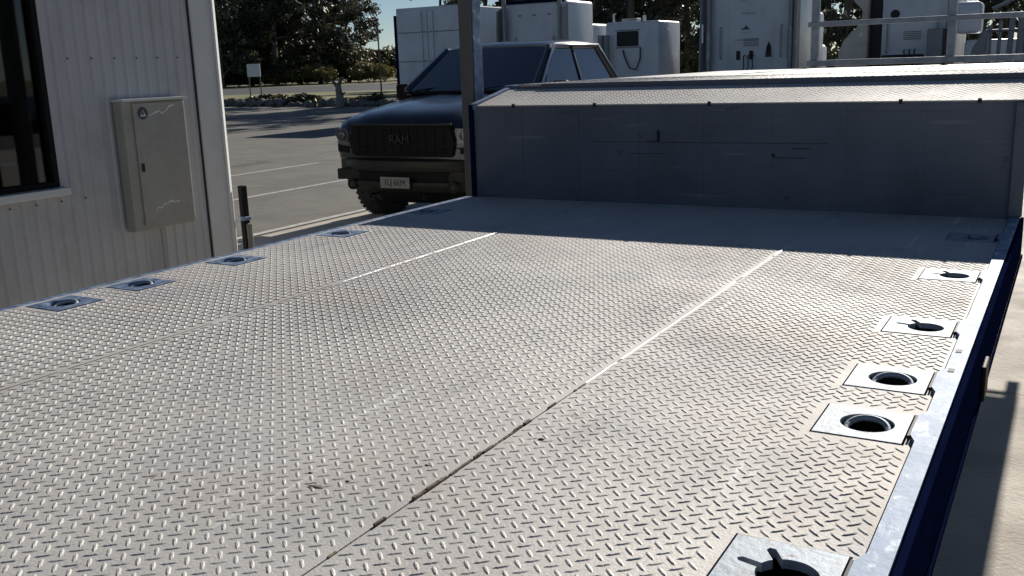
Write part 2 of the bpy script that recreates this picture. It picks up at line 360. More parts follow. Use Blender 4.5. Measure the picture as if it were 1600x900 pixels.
def pocket(rect, kind, sd):
    pmat = M['silver'] if sd > 0 else M['bluesteel']
    x0, x1, y0, y1 = rect; cx, cy = (x0+x1)/2+.006*sd, (y0+y1)/2; r = .047
    e = empty('tie_down_pocket', (0, 0, 0)); e.parent = tr
    hole = ring_pts(cx, cy, r) if kind == 'ring' else keyhole(cx+.008*sd, cy-.006, .041, sd)
    g = .004
    mb = MB().bm(plate_with_hole(x0+g, x1-g, y0+g, y1-g, DZ-.012, DZ+.0018, hole)); mb.build('pocket_plate', pmat, e)
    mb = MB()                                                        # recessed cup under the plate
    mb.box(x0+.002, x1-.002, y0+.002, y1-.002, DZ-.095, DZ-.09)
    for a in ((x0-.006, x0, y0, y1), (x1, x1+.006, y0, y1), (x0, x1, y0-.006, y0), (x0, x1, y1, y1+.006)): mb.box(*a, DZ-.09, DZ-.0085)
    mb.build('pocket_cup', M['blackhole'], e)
    if kind == 'ring':
        mb = MB(); R_ = .0365; tl = radians(17)
        pts = [(cx+R_*cos(t), cy+R_*.96*sin(t), DZ-.012+sin(t)*R_*tan(tl)) for t in [2*pi*k/28 for k in range(29)]]
        mb.tube(pts, .0058, 8, cap=False); mb.build('lashing_ring', M['silver'], e, smooth=True)
    return e
kr = ['key', 'ring', 'ring', 'key', 'key', 'key']
for r, k in zip(RR, kr): pocket(r, k, 1)
for r, k in zip(LR, ['ring', 'ring', 'ring', 'ring', 'ring', 'ring']): pocket(r, k, -1)
# side rails: galvanised capping with notches, navy side board
mb = MB(); prof = []
yy = Y0
ins = sorted([(y-.05, y+.05) for y in PK_R])
pts = [(-.158, Y0)]
pts += [(-.158, YH-.01)]
pts += [(-.192, YH-.01)]
for a, b in reversed(ins):
    pts += [(-.192, b+.03), (-.203, b), (-.203, a), (-.192, a-.03)]
pts += [(-.192, Y0)]
mb.prism(pts, 2, DZ-.006, DZ+.011)
cap = mb.build('rail_capping', M['galv'], tr)
mb = MB()
for y in (2.25, 2.10): MB().box(-.186, -.174, y-.012, y+.012, DZ+.0105, DZ+.0122).build('capping_slot', M['blackhole'], tr)
for y in PK_R: MB().box(-.2075, -.2035, y-.055, y+.055, DZ+.0005, DZ+.010).build('capping_notch', M['blackhole'], tr)
mb = MB(); mb.box(-.156, -.144, Y0, YH+.02, DZ-.15, DZ+.006, .002); mb.box(-.143, -.138, Y0, YH+.02, DZ-.155, DZ-.142, .001); mb.build('side_board', M['navy'], tr)
mb = MB(); mb.box(XL-.05, XL-.002, Y0, YH+.02, DZ-.16, DZ-.004, .002); mb.build('side_board', M['bluesteel'], tr)
mb = MB(); mb.box(-.143, -.133, 2.42, 2.52, DZ-.155, DZ-.07, .003); mb.build('marker_bracket', M['cartrim'], tr)
# step up to the front deck
ZT = DZ+.462
mb = MB(); mb.box(XL+.035, XR+.04, YH+.003, YH+.012, DZ-.12, ZT-.006)
for x in [XL+.3+k*.31 for k in range(8)]: mb.box(x-.012, x+.012, YH+.0012, YH+.003, DZ+.012, ZT-.02)
MB().box(-2.0, -.9, YH-.0006, YH+.0012, DZ+.285, DZ+.288).build('weld_line', M['scuff'], tr)
for x0_, x1_, z_ in ((-1.80, -1.64, .232), (-1.13, -.99, .222), (-1.72, -1.66, .290), (-1.05, -.97, .262)):
    MB().box(x0_, x1_, YH-.0006, YH+.0012, DZ+z_, DZ+z_+.0045).build('scuff', M['scuff'], tr)
mb.build('step_panel', M['panel'], tr)
mb = MB(); mb.box(-1.665, -1.655, YH-.010, YH+.004, DZ+.29, DZ+.34, .002); mb.build('latch_pin', M['blackhole'], tr)
MB().tube([(-1.13, YH+.004, DZ+.235), (-1.13, YH-.004, DZ+.235)], .007, 10).build('bolt_head', M['blackhole'], tr)
mb = MB(); mb.box(XL+.012, XL+.034, YH-.012, YH+.014, DZ, ZT+.004, .002); mb.build('corner_post', M['navy'], tr)
mb = MB(); mb.box(XR-.003, XR+.045, YH-.022, YH+.0025, DZ+.012, ZT-.01, .002); mb.build('corner_post', M['panel'], tr)
RY1, RZ1 = 4.60, DZ+.530
slope = (RZ1-ZT)/(RY1-YH)
fr = lambda y: ZT+(y-YH)*slope
mb = MB(); mb.prism([(YH-.004, ZT-.006+.0), (YH-.004, ZT), (RY1, RZ1), (RY1, RZ1-.006)], 0, XL+.06, XR+.045)
lozenges(mb, XL+.07, XR+.04, YH, RY1, fr); mb.build('ramp_plate', M['deck'], tr)
mb = MB(); mb.prism([(YH-.006, ZT-.02), (YH-.006, ZT+.008), (RY1+.02, RZ1+.010), (RY1+.02, RZ1-.02)], 0, XL+.02, XL+.058, .002); mb.build('ramp_edge', M['bluesteel'], tr)
mb = MB()
for x in (-2.42, -1.98, -1.42, -.62, -.33): MB().box(x-.007, x+.007, YH-.008, YH+.008, ZT-.012, ZT+.007, .002).build('hinge_lug', M['blackhole'], tr)
TY1 = 4.62
UZ = RZ1+.024
UF = 8.08
mb = MB(); mb.box(XL+.24, XR+.045, TY1-.012, TY1-.001, RZ1-.05, UZ+.002, .001); mb.build('step_lip', M['panel'], tr)
mb = MB(); mb.box(XL+.10, XR+.045, TY1, UF, UZ-.012, UZ, .001); lozenges(mb, XL+.11, XR+.04, TY1+.01, 5.8, lambda y: UZ); mb.build('upper_deck', M['upper'], tr)
MB().box(XL+.0, XL+.098, RY1+.03, UF, RZ1-.16, UZ-.004, .003).build('upper_side_board', M['bluesteel'], tr); MB().box(XR+.0462, XR+.050, RY1, UF, RZ1-.08, UZ-.004, .001).build('upper_side_board', M['bluesteel'], tr)
mb = MB(); mb.box(XL+.03, XR+.045, TY1+.002, TY1+.02, RZ1-.15, RZ1-.013)
for x in (-2.0, -.9): mb.box(x-.06, x+.06, -3.2, YH+.3, DZ-.34, DZ-.01); mb.box(x-.06, x+.06, YH+.34, UF-.1, RZ1-.3, RZ1-.02)
for x in (-2.0, -.9): mb.box(x-.06, x+.06, YH+.02, YH+.34, DZ-.3, ZT-.03)
for k in range(9): mb.box(XL+.01, XR, -3.0+k*.85, -2.94+k*.85, DZ-.13, DZ-.01)
for k in range(5): mb.box(XL+.05, XR, 5.1+k*.7, 5.16+k*.7, RZ1-.13, RZ1-.013)
mb.build('chassis', M['chassis'], tr)
for x in (-2.25, -.65):
    mb = MB(); mb.box(x-.06, x+.06, 5.6, 5.72, .04, RZ1-.12, .006); mb.box(x-.15, x+.15, 5.52, 5.80, .008, .04, .006); mb.build('landing_leg', M['chassis'], tr)
def wheel(name, parent, loc, R=.5, W=.26, side=1, rimmat='rim', mesh=None):
    if mesh:
        e = mesh.copy(); COL.objects.link(e); e.parent = parent; e.location = loc; e.rotation_euler = (0, 0, 0 if side > 0 else pi)
        for ch in mesh.children: c = ch.copy(); COL.objects.link(c); c.parent = e
        return e
    e = empty(name, loc, 0 if side > 0 else pi); e.parent = parent; h = W/2
    mb = MB(); mb.lathe([(-h*.7, R*.62), (-h, R*.70), (-h, R*.88), (-h*.85, R*.97), (-h*.4, R), (h*.4, R), (h*.85, R*.97), (h, R*.88), (h, R*.70), (h*.7, R*.62)], (0, 0, 0), n=40)
    for k in range(40):
        t = 2*pi*k/40
        for s_ in (-1, 1):
            c = Vector((s_*h*.55, cos(t)*R*.995, sin(t)*R*.995)); d = Vector((0, -sin(t), cos(t)))*.018; a = Vector((h*.3, 0, 0)); nn = Vector((0, cos(t), sin(t)))*.010
            mb.add([c-a-d, c+a-d, c+a+d, c-a+d, c-a-d+nn, c+a-d+nn, c+a+d+nn, c-a+d+nn], [(0, 1, 5, 4), (1, 2, 6, 5), (2, 3, 7, 6), (3, 0, 4, 7), (4, 5, 6, 7)])
    mb.build('tyre', M['rubber'], e, smooth=True)
    mb = MB(); mb.lathe([(-h*.5, R*.6), (h*.55, R*.62), (h*.75, R*.60), (h*.4, R*.5), (h*.25, R*.28), (h*.6, R*.22), (h*.62, R*.05)], (0, 0, 0), n=32)
    for k in range(8):
        t = 2*pi*k/8; mb.tube([(h*.25, cos(t)*R*.17, sin(t)*R*.17), (h*.42, cos(t)*R*.17, sin(t)*R*.17)], .018, 6)
    mb.build('rim', M[rimmat], e, smooth=True)
    return e
w0 = wheel('wheel', tr, (-.42, -1.6, .42), .42, .24)
for x, y, s_ in ((-2.46, -1.6, -1), (-.42, -2.6, 1), (-2.46, -2.6, -1)): wheel('wheel', tr, (x, y, .42), side=s_, mesh=w0)
mb = MB()
for y in (-1.6, -2.6): mb.tube([(-2.4, y, .42), (-.5, y, .42)], .06, 12)
for x in (-2.0, -.9): mb.box(x-.05, x+.05, -2.9, -1.3, .42, DZ-.34)
mb.build('axle', M['chassis'], tr)
# front rack
YR = 8.24
mb = MB()
mb.box(-1.93, XR+.045, YR-.03, YR+.03, 1.578, 1.625, .006)
mb.box(-1.93, XR+.045, YR-.022, YR+.022, 1.885, 1.925, .006)
for x, t in ((-1.885, 2.55), (-.87, 2.55), (XR+.015, 2.55)): mb.box(x-.03, x+.03, YR+.031, YR+.085, 1.45, t, .006)
mb.box(-1.93, XR+.045, YR-.022, YR+.022, 2.42, 2.46, .006)
for x in (-1.885, -.87, XR+.015): mb.box(x-.03, x+.03, UF-.06, YR+.0, 1.46, 1.53, .004)
mb.build('front_rack', M['railsteel'], tr)
mb = MB(); mb.box(XL+.03, XR+.045, 8.115, 8.150, 1.455, 1.478, .004); mb.build('front_beam', M['navy'], tr)

# ------------------------------------------------------------------ site building
XW = -4.8; YC = 4.42
bd = empty('site_office', (XW, YC, 0), label='grey ribbed metal clad site office with a dark window and a meter box', cat='building')
bd.matrix_world = Matrix.Translation((XW, YC, 0))
def L(y): return y-YC
WY1, WZ0, WZ1, WY0 = 3.39, 1.10, 2.25, 1.2
mb = MB()
def corr(mb, y0, y1, z0, z1):
    p = .0762; pr = []
    y = y0
    prof = [(0, 0), (.30, 0), (.42, .010), (.58, .010), (.70, 0)]
    k0 = int(y0/p)-1
    pts = []
    for k in range(k0, int(y1/p)+2):
        for u, h in prof:
            yy = (k+u)*p
            if y0 <= yy <= y1: pts.append((yy, h))
    pts = [(y0, pts[0][1])]+pts+[(y1, pts[-1][1])]
    V = []; F = []
    for (yy, h) in pts: V += [(h, L(yy), z0), (h, L(yy), z1)]
    for i in range(len(pts)-1): F.append((2*i, 2*i+2, 2*i+3, 2*i+1))
    mb.add(V, F)
corr(mb, WY1, YC, .12, 3.0); corr(mb, -9, WY1, .12, WZ0); corr(mb, -9, WY0, WZ0, 3.0); corr(mb, WY0, WY1, WZ1, 3.0)
for z in (1.78, 1.02, 2.6):                                          # rows of fixing screws
    for k in range(0, 60):
        y = 4.3-k*.0762*2
        if z == 1.78 and y < WY1: continue
        if z == 1.02 and y > 3.6: continue
        mb.mat(1).tube([(.010, L(y), z), (.016, L(y), z)], .006, 6)
mb.build('wall', [M['wall'], M['poststeel']], bd)
mb = MB(); mb.box(-3.6, -.03, L(-9), L(4.58), 0.0, .12); mb.box(-3.6, -3.5, L(-9), L(4.58), .12, 3.0); mb.box(-3.5, -.03, L(-9), L(-8.95), .12, 3.0); mb.box(-3.5, -.03, L(4.53), L(4.58), .12, 3.0)
mb.build('rear_wall', M['wall'], bd)
mb = MB(); mb.box(-3.7, .06, L(-9.1), L(4.64), 3.0, 3.10, .01); mb.build('roof', M['trim'], bd)
mb = MB(); mb.box(-.02, .018, L(YC+.012), L(4.60), 0.0, 3.0, .003); mb.build('corner_trim', M['trim'], bd)
mb = MB(); mb.box(-.02, .006, L(YC), L(YC+.012), 0.0, 3.0); mb.build('joint_strip', M['dark'], bd)
mb = MB(); mb.prism([(-.02, L(4.601)), (.038, L(4.601)), (.019, L(4.636)), (-.02, L(4.636))], 2, 0.0, 3.0); mb.build('corner_flashing', M['trimbright'], bd)  # whiter than the trim and angled so the corner edge reads sunlit
mb = MB(); mb.box(-.12, -.012, L(4.638), L(4.66), 0.0, 3.0, .004); mb.build('downpipe', M['trim'], bd)
win = empty('window', (0, 0, 0)); win.parent = bd
mb = MB()
for a in ((WY0, WY0+.04, WZ0, WZ1), (WY1-.035, WY1, WZ0, WZ1), (WY0+.04, WY1-.035, WZ0, WZ0+.03), (WY0+.04, WY1-.035, WZ1-.03, WZ1)): mb.box(-.05, .016, L(a[0]), L(a[1]), a[2], a[3], .003)
mb.build('frame', M['cartrim'], win)
pg = bpy.data.materials.new('window_glass'); pg.use_nodes = True; pn = pg.node_tree.nodes; pl_ = pg.node_tree.links
g1 = pn.new('ShaderNodeBsdfGlossy'); g1.inputs['Roughness'].default_value = .02; t1 = pn.new('ShaderNodeBsdfTransparent'); t1.inputs[0].default_value = (.62, .66, .70, 1)
fz_ = pn.new('ShaderNodeFresnel'); fz_.inputs[0].default_value = 1.5; mx_ = pn.new('ShaderNodeMixShader')
pl_.new(fz_.outputs[0], mx_.inputs[0]); pl_.new(t1.outputs[0], mx_.inputs[1]); pl_.new(g1.outputs[0], mx_.inputs[2]); pl_.new(mx_.outputs[0], pn['Material Output'].inputs[0])
mb = MB(); mb.box(-.026, -.020, L(WY0+.04), L(WY1-.035), WZ0+.03, WZ1-.03); mb.build('pane', pg, win)
mb = MB(); mb.box(-.02, .055, L(WY0-.04), L(WY1+.035), WZ0-.045, WZ0-.004, .004); mb.build('sill', M['trim'], win)
mb = MB(); mb.box(-1.6, -1.58, L(WY0-1), L(4.3), .2, 2.8); mb.build('inner_wall', M['poststeel'], bd)
mb = MB(); mb.box(-.12, -.06, L(1.2), L(3.20), 1.238, 1.252); mb.build('inner_shelf', M['truckwhite'], bd)
mb = MB()
for k in range(5): mb.box(-.16, -.15, L(2.70+k*.11), L(2.73+k*.11), 1.30, 1.72)
mb.build('blind', M['boxpaint'], bd)
# meter box
by0, by1, bz0, bz1 = 3.79, 4.25, .785, 1.535
bx = empty('meter_box', (0, 0, 0)); bx.parent = bd
mb = MB(); mb.box(.011, .085, L(by0), L(by1), bz0, bz1, .004); mb.build('case', M['boxpaint'], bx)
mb = MB(); mb.box(.086, .095, L(by0+.07), L(by1-.015), bz0+.03, bz1-.012, .003); mb.build('door', M['boxpaint'], bx)
mb = MB(); mb.prism([(L(by0-.01), bz1), (L(by1+.01), bz1), (L(by1+.01), bz1+.014), (L(by0-.01), bz1+.014)], 0, .005, .112, .002); mb.build('rain_hood', M['trim'], bx)
mb = MB(); mb.lathe([(0, .036), (.0012, .036)], (.0955, L(by0+.135), bz1-.07), n=24); mb.build('round_sticker', M['sticker'], bx)
mb = MB(); mb.add([(.0975, L(by0+.112), bz1-.092), (.0975, L(by0+.158), bz1-.092), (.0975, L(by0+.135), bz1-.045)], [(0, 1, 2)])
mb.lathe([(0, .0355), (.0005, .0355)], (.0965, L(by0+.135), bz1-.07), n=24).v  # rim disc
mb2 = MB(); mb2.add([(.0975, L(by0+.113), bz1-.088), (.0975, L(by0+.157), bz1-.088), (.0975, L(by0+.150), bz1-.078), (.0975, L(by0+.120), bz1-.078)], [(0, 1, 2, 3)])
mb2.tube([(.0975, L(by0+.118), bz1-.085), (.0975, L(by0+.135), bz1-.048), (.0975, L(by0+.152), bz1-.085)], .0025, 5)
mb2.build('sticker_mark', M['stickerwhite'], bx)
def squiggle(y0, z0, sc, seed):
    rnd = random.Random(seed); mb = MB(); y, z = y0, z0
    for k in range(9):
        l = rnd.uniform(.022, .04)*sc; dz = rnd.uniform(-.012, .014)
        h = rnd.uniform(.006, .013)
        mb.add([(.0958, L(y), z), (.0958, L(y+l), z+dz), (.0958, L(y+l), z+dz+h), (.0958, L(y), z+h*.7)], [(0, 1, 2, 3)])
        y += l*.98; z += dz + rnd.choice((-.008, .008, .004))
    return mb
squiggle(by0+.18, bz1-.088, .72, 3).build('scratch', M['stickerwhite'], bx)
squiggle(by0+.15, bz0+.105, .8, 8).build('scratch', M['stickerwhite'], bx)
mb = MB(); mb.box(.095, .102, L(by0+.085), L(by0+.105), 1.13, 1.18, .002); mb.build('latch', M['dark'], bx)
mb = MB(); mb.tube([(.03, L(4.02), bz0), (.03, L(4.02), .1)], .008, 8); mb.build('conduit', M['boxpaint'], bd)

# dark gate post beside the office corner
gp = empty('gate_post', (-4.755, 4.70, 0), label='short dark steel post with a pale clamp beside the office corner', cat='post')
mb = MB(); mb.box(-.022, .022, -.022, .022, .008, .95, .005); mb.box(-.09, .09, -.09, .09, .004, .02); mb.build('post', M['cartrim'], gp)
mb = MB(); mb.box(-.03, .03, -.03, .03, .72, .745, .004); mb.build('clamp', M['galv'], gp)
mb = MB(); mb.box(.023, .045, -.02, .02, .40, .70, .008); mb.build('lock_box', M['stump'], gp)

# steel column between the camera and the pickup
cp = empty('steel_column', (-2.855, 4.56, 0), label='tall square grey steel column standing in front of the dark pickup', cat='column')
mb = MB(); mb.box(-.030, .048, -.05, .06, .02, 3.6, .008, 3); mb.build('shaft', M['poststeel'], cp)
mb = MB(); mb.box(.0485, .056, -.035, .045, .02, 3.6, .002); mb.build('lit_edge_strip', M['galv'], cp)  # pale strip stands in for the sunlit right face of the column
mb = MB(); mb.box(-.12, .12, -.12, .12, .008, .022, .003)
for x in (-.09, .09):
    for y in (-.09, .09): mb.lathe([(0, .014), (.02, .014)], (x, y, .022), 'Z', n=6)
mb.build('base_plate', M['poststeel'], cp)
mb = MB(); mb.box(-.12, .12, -.12, .12, 3.6, 3.615, .003); mb.build('top_plate', M['poststeel'], cp)

# ------------------------------------------------------------------ dark pickup
pk = empty('pickup_truck', (-6.2, 8.42, 0), label='dark blue black double cab pickup parked nose towards the trailer', cat='pickup truck')
def loft(mb, secs, capends=True):
    """secs: list of (y, [(x,z)...]) half profile from bottom outside to top centre; mirrored"""
    V = []; n = None
    for y, hp in secs:
        ring = [(x, y, z) for x, z in hp] + [(-x, y, z) for x, z in reversed(hp[:-1])]
        n = len(ring); V += ring
    F = []
    for i in range(len(secs)-1):
        for k in range(n-1): F.append((i*n+k, i*n+k+1, (i+1)*n+k+1, (i+1)*n+k))
        F.append((i*n+n-1, i*n, (i+1)*n, (i+1)*n+n-1))
    if capends: F.append(tuple(range(n))); F.append(tuple(range((len(secs)-1)*n, len(secs)*n))[::-1])
    mb.add(V, F)
mb = MB()
def hs(wd, zb, zt, dome=.03):
    return [(wd-.03, zb), (wd, zb+.12), (wd, zt-.18), (wd-.015, zt-.10), (wd-.07, zt-.035), (wd-.17, zt), (wd-.30, zt+.012), (wd-.38, zt+dome), (.25, zt+dome+.02), (0, zt+dome+.012)]
loft(mb, [(.07, hs(.84, .74, 1.03, .02)), (.10, hs(.90, .72, 1.09, .03)), (.18, hs(.955, .70, 1.14, .04)), (.32, hs(.99, .70, 1.18, .045)), (.6, hs(1.0, .84, 1.23, .045)), (1.1, hs(1.0, .84, 1.29, .045)), (1.5, hs(1.0, .72, 1.35, .03)), (1.62, hs(1.0, .55, 1.37, .02)), (3.62, hs(1.0, .55, 1.37, .02)), (3.66, hs(.97, .55, 1.36, .02))])
# fender lips ahead of and behind the front wheel
for s_ in (-1, 1):
    mb.box(min(s_*.80, s_*.985), max(s_*.80, s_*.985), .22, .36, .55, .80, .03)
    mb.box(min(s_*.80, s_*.99), max(s_*.80, s_*.99), 1.33, 1.64, .45, .80, .02)
mb.build('body', M['carpaint'], pk, smooth=True)
mb = MB()
bp_ = [(3.72, .60), (4.2, .60), (4.28, .85), (4.45, .99), (4.66, 1.03), (4.87, .99), (5.04, .85), (5.12, .60), (5.80, .60), (5.84, .8), (5.80, 1.42), (3.72, 1.42)]
for s_ in (-1, 1): mb.prism(bp_, 0, s_*.90, s_*1.0, .008)
mb.box(-.90, .90, 5.72, 5.80, .6, 1.41, .01); mb.box(-.90, .90, 3.73, 3.80, .6, 1.41, .01); mb.box(-.90, .90, 3.8, 5.72, .78, .82)
mb.build('cargo_bed', M['carpaint'], pk, smooth=True)
# wheel arch liners
mb = MB()
for yc in (.84, 4.66):
    for s_ in (-1, 1):
        P = [(yc+cos(t)*.47, .44+sin(t)*.47) for t in [pi*k/12 for k in range(13)]]; Q = [(yc+cos(t)*.435, .44+sin(t)*.435) for t in [pi*k/12 for k in range(12, -1, -1)]]
        mb.prism(P+Q, 0, s_*.66, s_*1.015)
mb.box(-.66, .66, .5, 3.7, .38, .60)
mb.build('wheel_arch', M['cartrim'], pk, smooth=True)
# greenhouse
zb, zr = 1.395, 1.90
B = {'fl': (-.86, 1.42), 'rl': (-.90, 3.60)}
mb = MB()
gp_ = [(.86, 1.44, 1.41), (.70, 2.12, 1.885), (.60, 2.22, 1.925), (.58, 3.30, 1.935), (.70, 3.42, 1.89), (.90, 3.62, 1.46)]
# roof skin
rs = [(2.10, 1.885, .70), (2.16, 1.912, .685), (2.35, 1.940, .685), (2.8, 1.955, .69), (3.2, 1.945, .69), (3.38, 1.92, .69), (3.44, 1.885, .70)]
V = []; 
for y, z, wd in rs:
    ring = [(wd+.035, z-.045), (wd+.018, z-.018), (wd-.03, z-.004), (wd-.16, z+.008), (0, z+.018)]
    V.append((y, ring))
loft(mb, V)
def bar(p, q, a, b): mb.tube([p, q], a, 8, b)
for s_ in (-1, 1):
    bar((s_*.875, 1.42, 1.40), (s_*.715, 2.12, 1.87), .040, .034)
    bar((s_*.93, 2.55, 1.42), (s_*.725, 2.68, 1.88), .030, .028)
    bar((s_*.93, 3.60, 1.42), (s_*.735, 3.40, 1.87), .055, .045)
    bar((s_*.715, 2.10, 1.872), (s_*.722, 3.42, 1.872), .034, .034)
    mb.box(min(s_*.86, s_*.965), max(s_*.86, s_*.965), 1.5, 3.66, 1.36, 1.425, .02)
bar((-.72, 3.42, 1.875), (.72, 3.42, 1.875), .03, .03)
mb.build('cab_frame', M['carpaint'], pk, smooth=True)
def quadpane(name, pts, th=.006):
    p = [Vector(a) for a in pts]; nn = (p[1]-p[0]).cross(p[2]-p[0]).normalized()*th
    mb = MB(); mb.add(p+[a+nn for a in p], [(0, 1, 2, 3), (7, 6, 5, 4), (0, 4, 5, 1), (1, 5, 6, 2), (2, 6, 7, 3), (3, 7, 4, 0)]); return mb.build(name, M['carglass'], pk)
mb = MB(); n = 8; V = []
for k in range(n+1):
    u = k/n*2-1; V.append((u*.86, 1.42-.07*(1-u*u), 1.405)); V.append((u*.705, 2.12-.03*(1-u*u), 1.885))
mb.add(V, [(2*k, 2*k+2, 2*k+3, 2*k+1) for k in range(n)]); mb.build('windscreen', M['carglass'], pk, smooth=True)
for s_ in (-1, 1):
    quadpane('side_window', [(s_*.925, 1.60, 1.43), (s_*.925, 2.53, 1.43), (s_*.735, 2.64, 1.865), (s_*.735, 2.16, 1.865)])
    quadpane('side_window', [(s_*.925, 2.60, 1.43), (s_*.925, 3.55, 1.43), (s_*.735, 3.36, 1.865), (s_*.735, 2.72, 1.865)])
quadpane('rear_window', [(-.86, 3.60, 1.44), (.86, 3.60, 1.44), (.70, 3.42, 1.86), (-.70, 3.42, 1.86)])
mb = MB()
for s_ in (-1, 1): mb.tube([(s_*.45-.25, 1.36, 1.41), (s_*.45+.15, 1.47, 1.455)], .008, 5)
mb.box(-.84, .84, 1.30, 1.40, 1.375, 1.402, .008); mb.build('wiper', M['cartrim'], pk)
for s_ in (-1, 1):
    mb = MB(); mb.box(min(s_*1.0, s_*1.19), max(s_*1.0, s_*1.19), 1.62, 1.72, 1.30, 1.49, .035, 3); mb.box(min(s_*.94, s_*1.03), max(s_*.94, s_*1.03), 1.65, 1.70, 1.36, 1.41, .01); mb.build('side_mirror', M['cartrim'], pk, smooth=True)
    for y0_, y1_ in ((1.68, 2.56), (2.60, 3.58)):
        d = MB(); d.box(min(s_*.998, s_*1.006), max(s_*.998, s_*1.006), y0_, y1_, .62, 1.36, .003); do = d.build('door', M['carpaint'], pk)
        d = MB(); d.box(min(s_*1.006, s_*1.04), max(s_*1.006, s_*1.04), y1_-.24, y1_-.06, 1.10, 1.135, .008); d.build('handle', M['chrome'], do)
for s_ in (-1, 1):
    mb = MB(); mb.tube([(s_*.935, 1.50, 1.432), (s_*.77, 2.14, 1.885), (s_*.765, 3.40, 1.89), (s_*.945, 3.62, 1.44)], .022, 6); mb.build('glint_moulding', M['chrome'], pk, smooth=True)  # chrome strip added for a sun glint along the roof and window edges
# nose
gr = MB(); gr.prism([(-.66, .76), (.66, .76), (.70, .92), (.64, 1.10), (-.64, 1.10), (-.70, .92)], 1, .035, .12, .02)
go = gr.build('grille', M['cartrim'], pk)
gm = MB()
for k in range(7):
    z = .80+k*.045; gm.box(-.60, .60, .022, .036, z, z+.012, .003)
for k in range(-5, 6): gm.box(k*.11-.006, k*.11+.006, .026, .036, .80, 1.08)
gm.build('grille_mesh', M['cartrim'], go)
gm = MB(); gm.box(-.66, .66, .015, .05, 1.085, 1.11, .008); gm.build('grille_surround', M['chromedark'], go)
textmesh('RAM', .13, pm('dim_letters', (.016, .016, .015), None, 1, .5, None, .3), 'badge', go, (0, .019, .94), (pi/2, 0, 0), .006)
for s_ in (-1, 1):
    h = MB(); h.prism([(s_*.70, .90), (s_*.87, .93), (s_*.91, 1.02), (s_*.87, 1.06), (s_*.70, 1.05)], 1, .055, .20, .012); ho = h.build('headlight', M['lampglass'], pk, smooth=True)
    h = MB(); h.lathe([(0, .05), (-.015, .045), (-.02, .02)], (s_*.79, .052, .985), 'Y', n=16); h.lathe([(0, .03), (-.012, .027)], (s_*.86, .052, 1.0), 'Y', n=12); h.box(min(s_*.705, s_*.86), max(s_*.705, s_*.86), .040, .03, 1.045, 1.06, .002); h.build('lamp_reflector', M['lampglass'], ho, smooth=True)
    h = MB(); h.prism([(s_*.72, .78), (s_*.88, .80), (s_*.88, .89), (s_*.72, .87)], 1, .065, .16, .01); h.build('lower_lamp_trim', M['cartrim'], pk)
# bumper, curved back at both ends
def bumper_pts(z0, z1, off=0, w0=.96):
    pts = []
    for k in range(-10, 11):
        u = k/10; pts.append((u*w0, -.06+.36*abs(u)**3.4+off))
    return pts
mb = MB(); P = bumper_pts(0, 0); V = []; F = []
prof = [(.045, .70), (.0, .715), (-.01, .69), (-.012, .62)]
def swept(mb, prof, closed=False, w0=.96):
    P = bumper_pts(0, 0, 0, w0); n = len(prof); V = []
    for x, y in P:
        for dy, z in prof: V.append((x, y+dy, z))
    F = []
    for i in range(len(P)-1):
        for k in range(n): F.append((i*n+k, i*n+(k+1) % n, (i+1)*n+(k+1) % n, (i+1)*n+k))
    F.append(tuple(range(n))); F.append(tuple(range((len(P)-1)*n, len(P)*n))[::-1])
    mb.add(V, F)
swept(mb, [(.18, .735), (.02, .735), (.0, .72), (-.012, .66), (.0, .615), (.18, .615)])
swept(mb, [(.18, .50), (.0, .50), (-.006, .46), (.02, .40), (.18, .40)])
for s_ in (-1, 1):
    mb.prism([(s_*.55, .50), (s_*.60, .615), (s_*.90, .615), (s_*.90, .50)], 1, .055, .20, .006)
mb.build('bumper', M['chromedark'], pk, smooth=True)
mb = MB(); swept(mb, [(.20, .62), (.05, .62), (.05, .49), (.20, .49)], w0=.95); swept(mb, [(.25, .40), (.05, .40), (.06, .33), (.12, .27), (.25, .27)], w0=.60); mb.build('lower_intake', M['cartrim'], pk, smooth=True)
for s_ in (-1, 1):
    f = MB(); f.lathe([(0, .062), (-.03, .058), (-.03, .046), (-.012, .04)], (s_*.66, .03, .455), 'Y', n=20); fo = f.build('fog_lamp', M['chromedark'], pk, smooth=True)
    f = MB(); f.lathe([(0, .040), (-.01, .036)], (s_*.66, .014, .455), 'Y', n=16); f.build('lens', M['blackhole'], fo, smooth=True)
mb = MB(); mb.box(-.19, .19, -.105, -.095, .44, .56, .004); po = mb.build('number_plate', M['plate'], pk)
textmesh('1LJ 6EM', .085, M['dark'], 'plate_letters', po, (0, -.107, .50), (pi/2, 0, 0), .001)
for s_ in (-.35, .35):
    h = MB(); h.tube([(s_, .10, .36), (s_, -.07, .36), (s_, -.09, .33)], .014, 8); h.build('tow_hook', M['chromedark'], pk)
wf = wheel('wheel', pk, (.83, .84, .425), .425, .29)
for x, y, s_ in ((-.83, .84, -1), (.82, 4.66, 1), (-.82, 4.66, -1)): wheel('wheel', pk, (x, y, .425), side=s_, mesh=wf)
mb = MB(); mb.box(-.45, .45, .3, 5.6, .40, .50); mb.tube([(-.7, .84, .42), (.7, .84, .42)], .05, 8); mb.tube([(-.7, 4.66, .42), (.7, 4.66, .42)], .06, 8); mb.build('underframe', M['chassis'], pk)

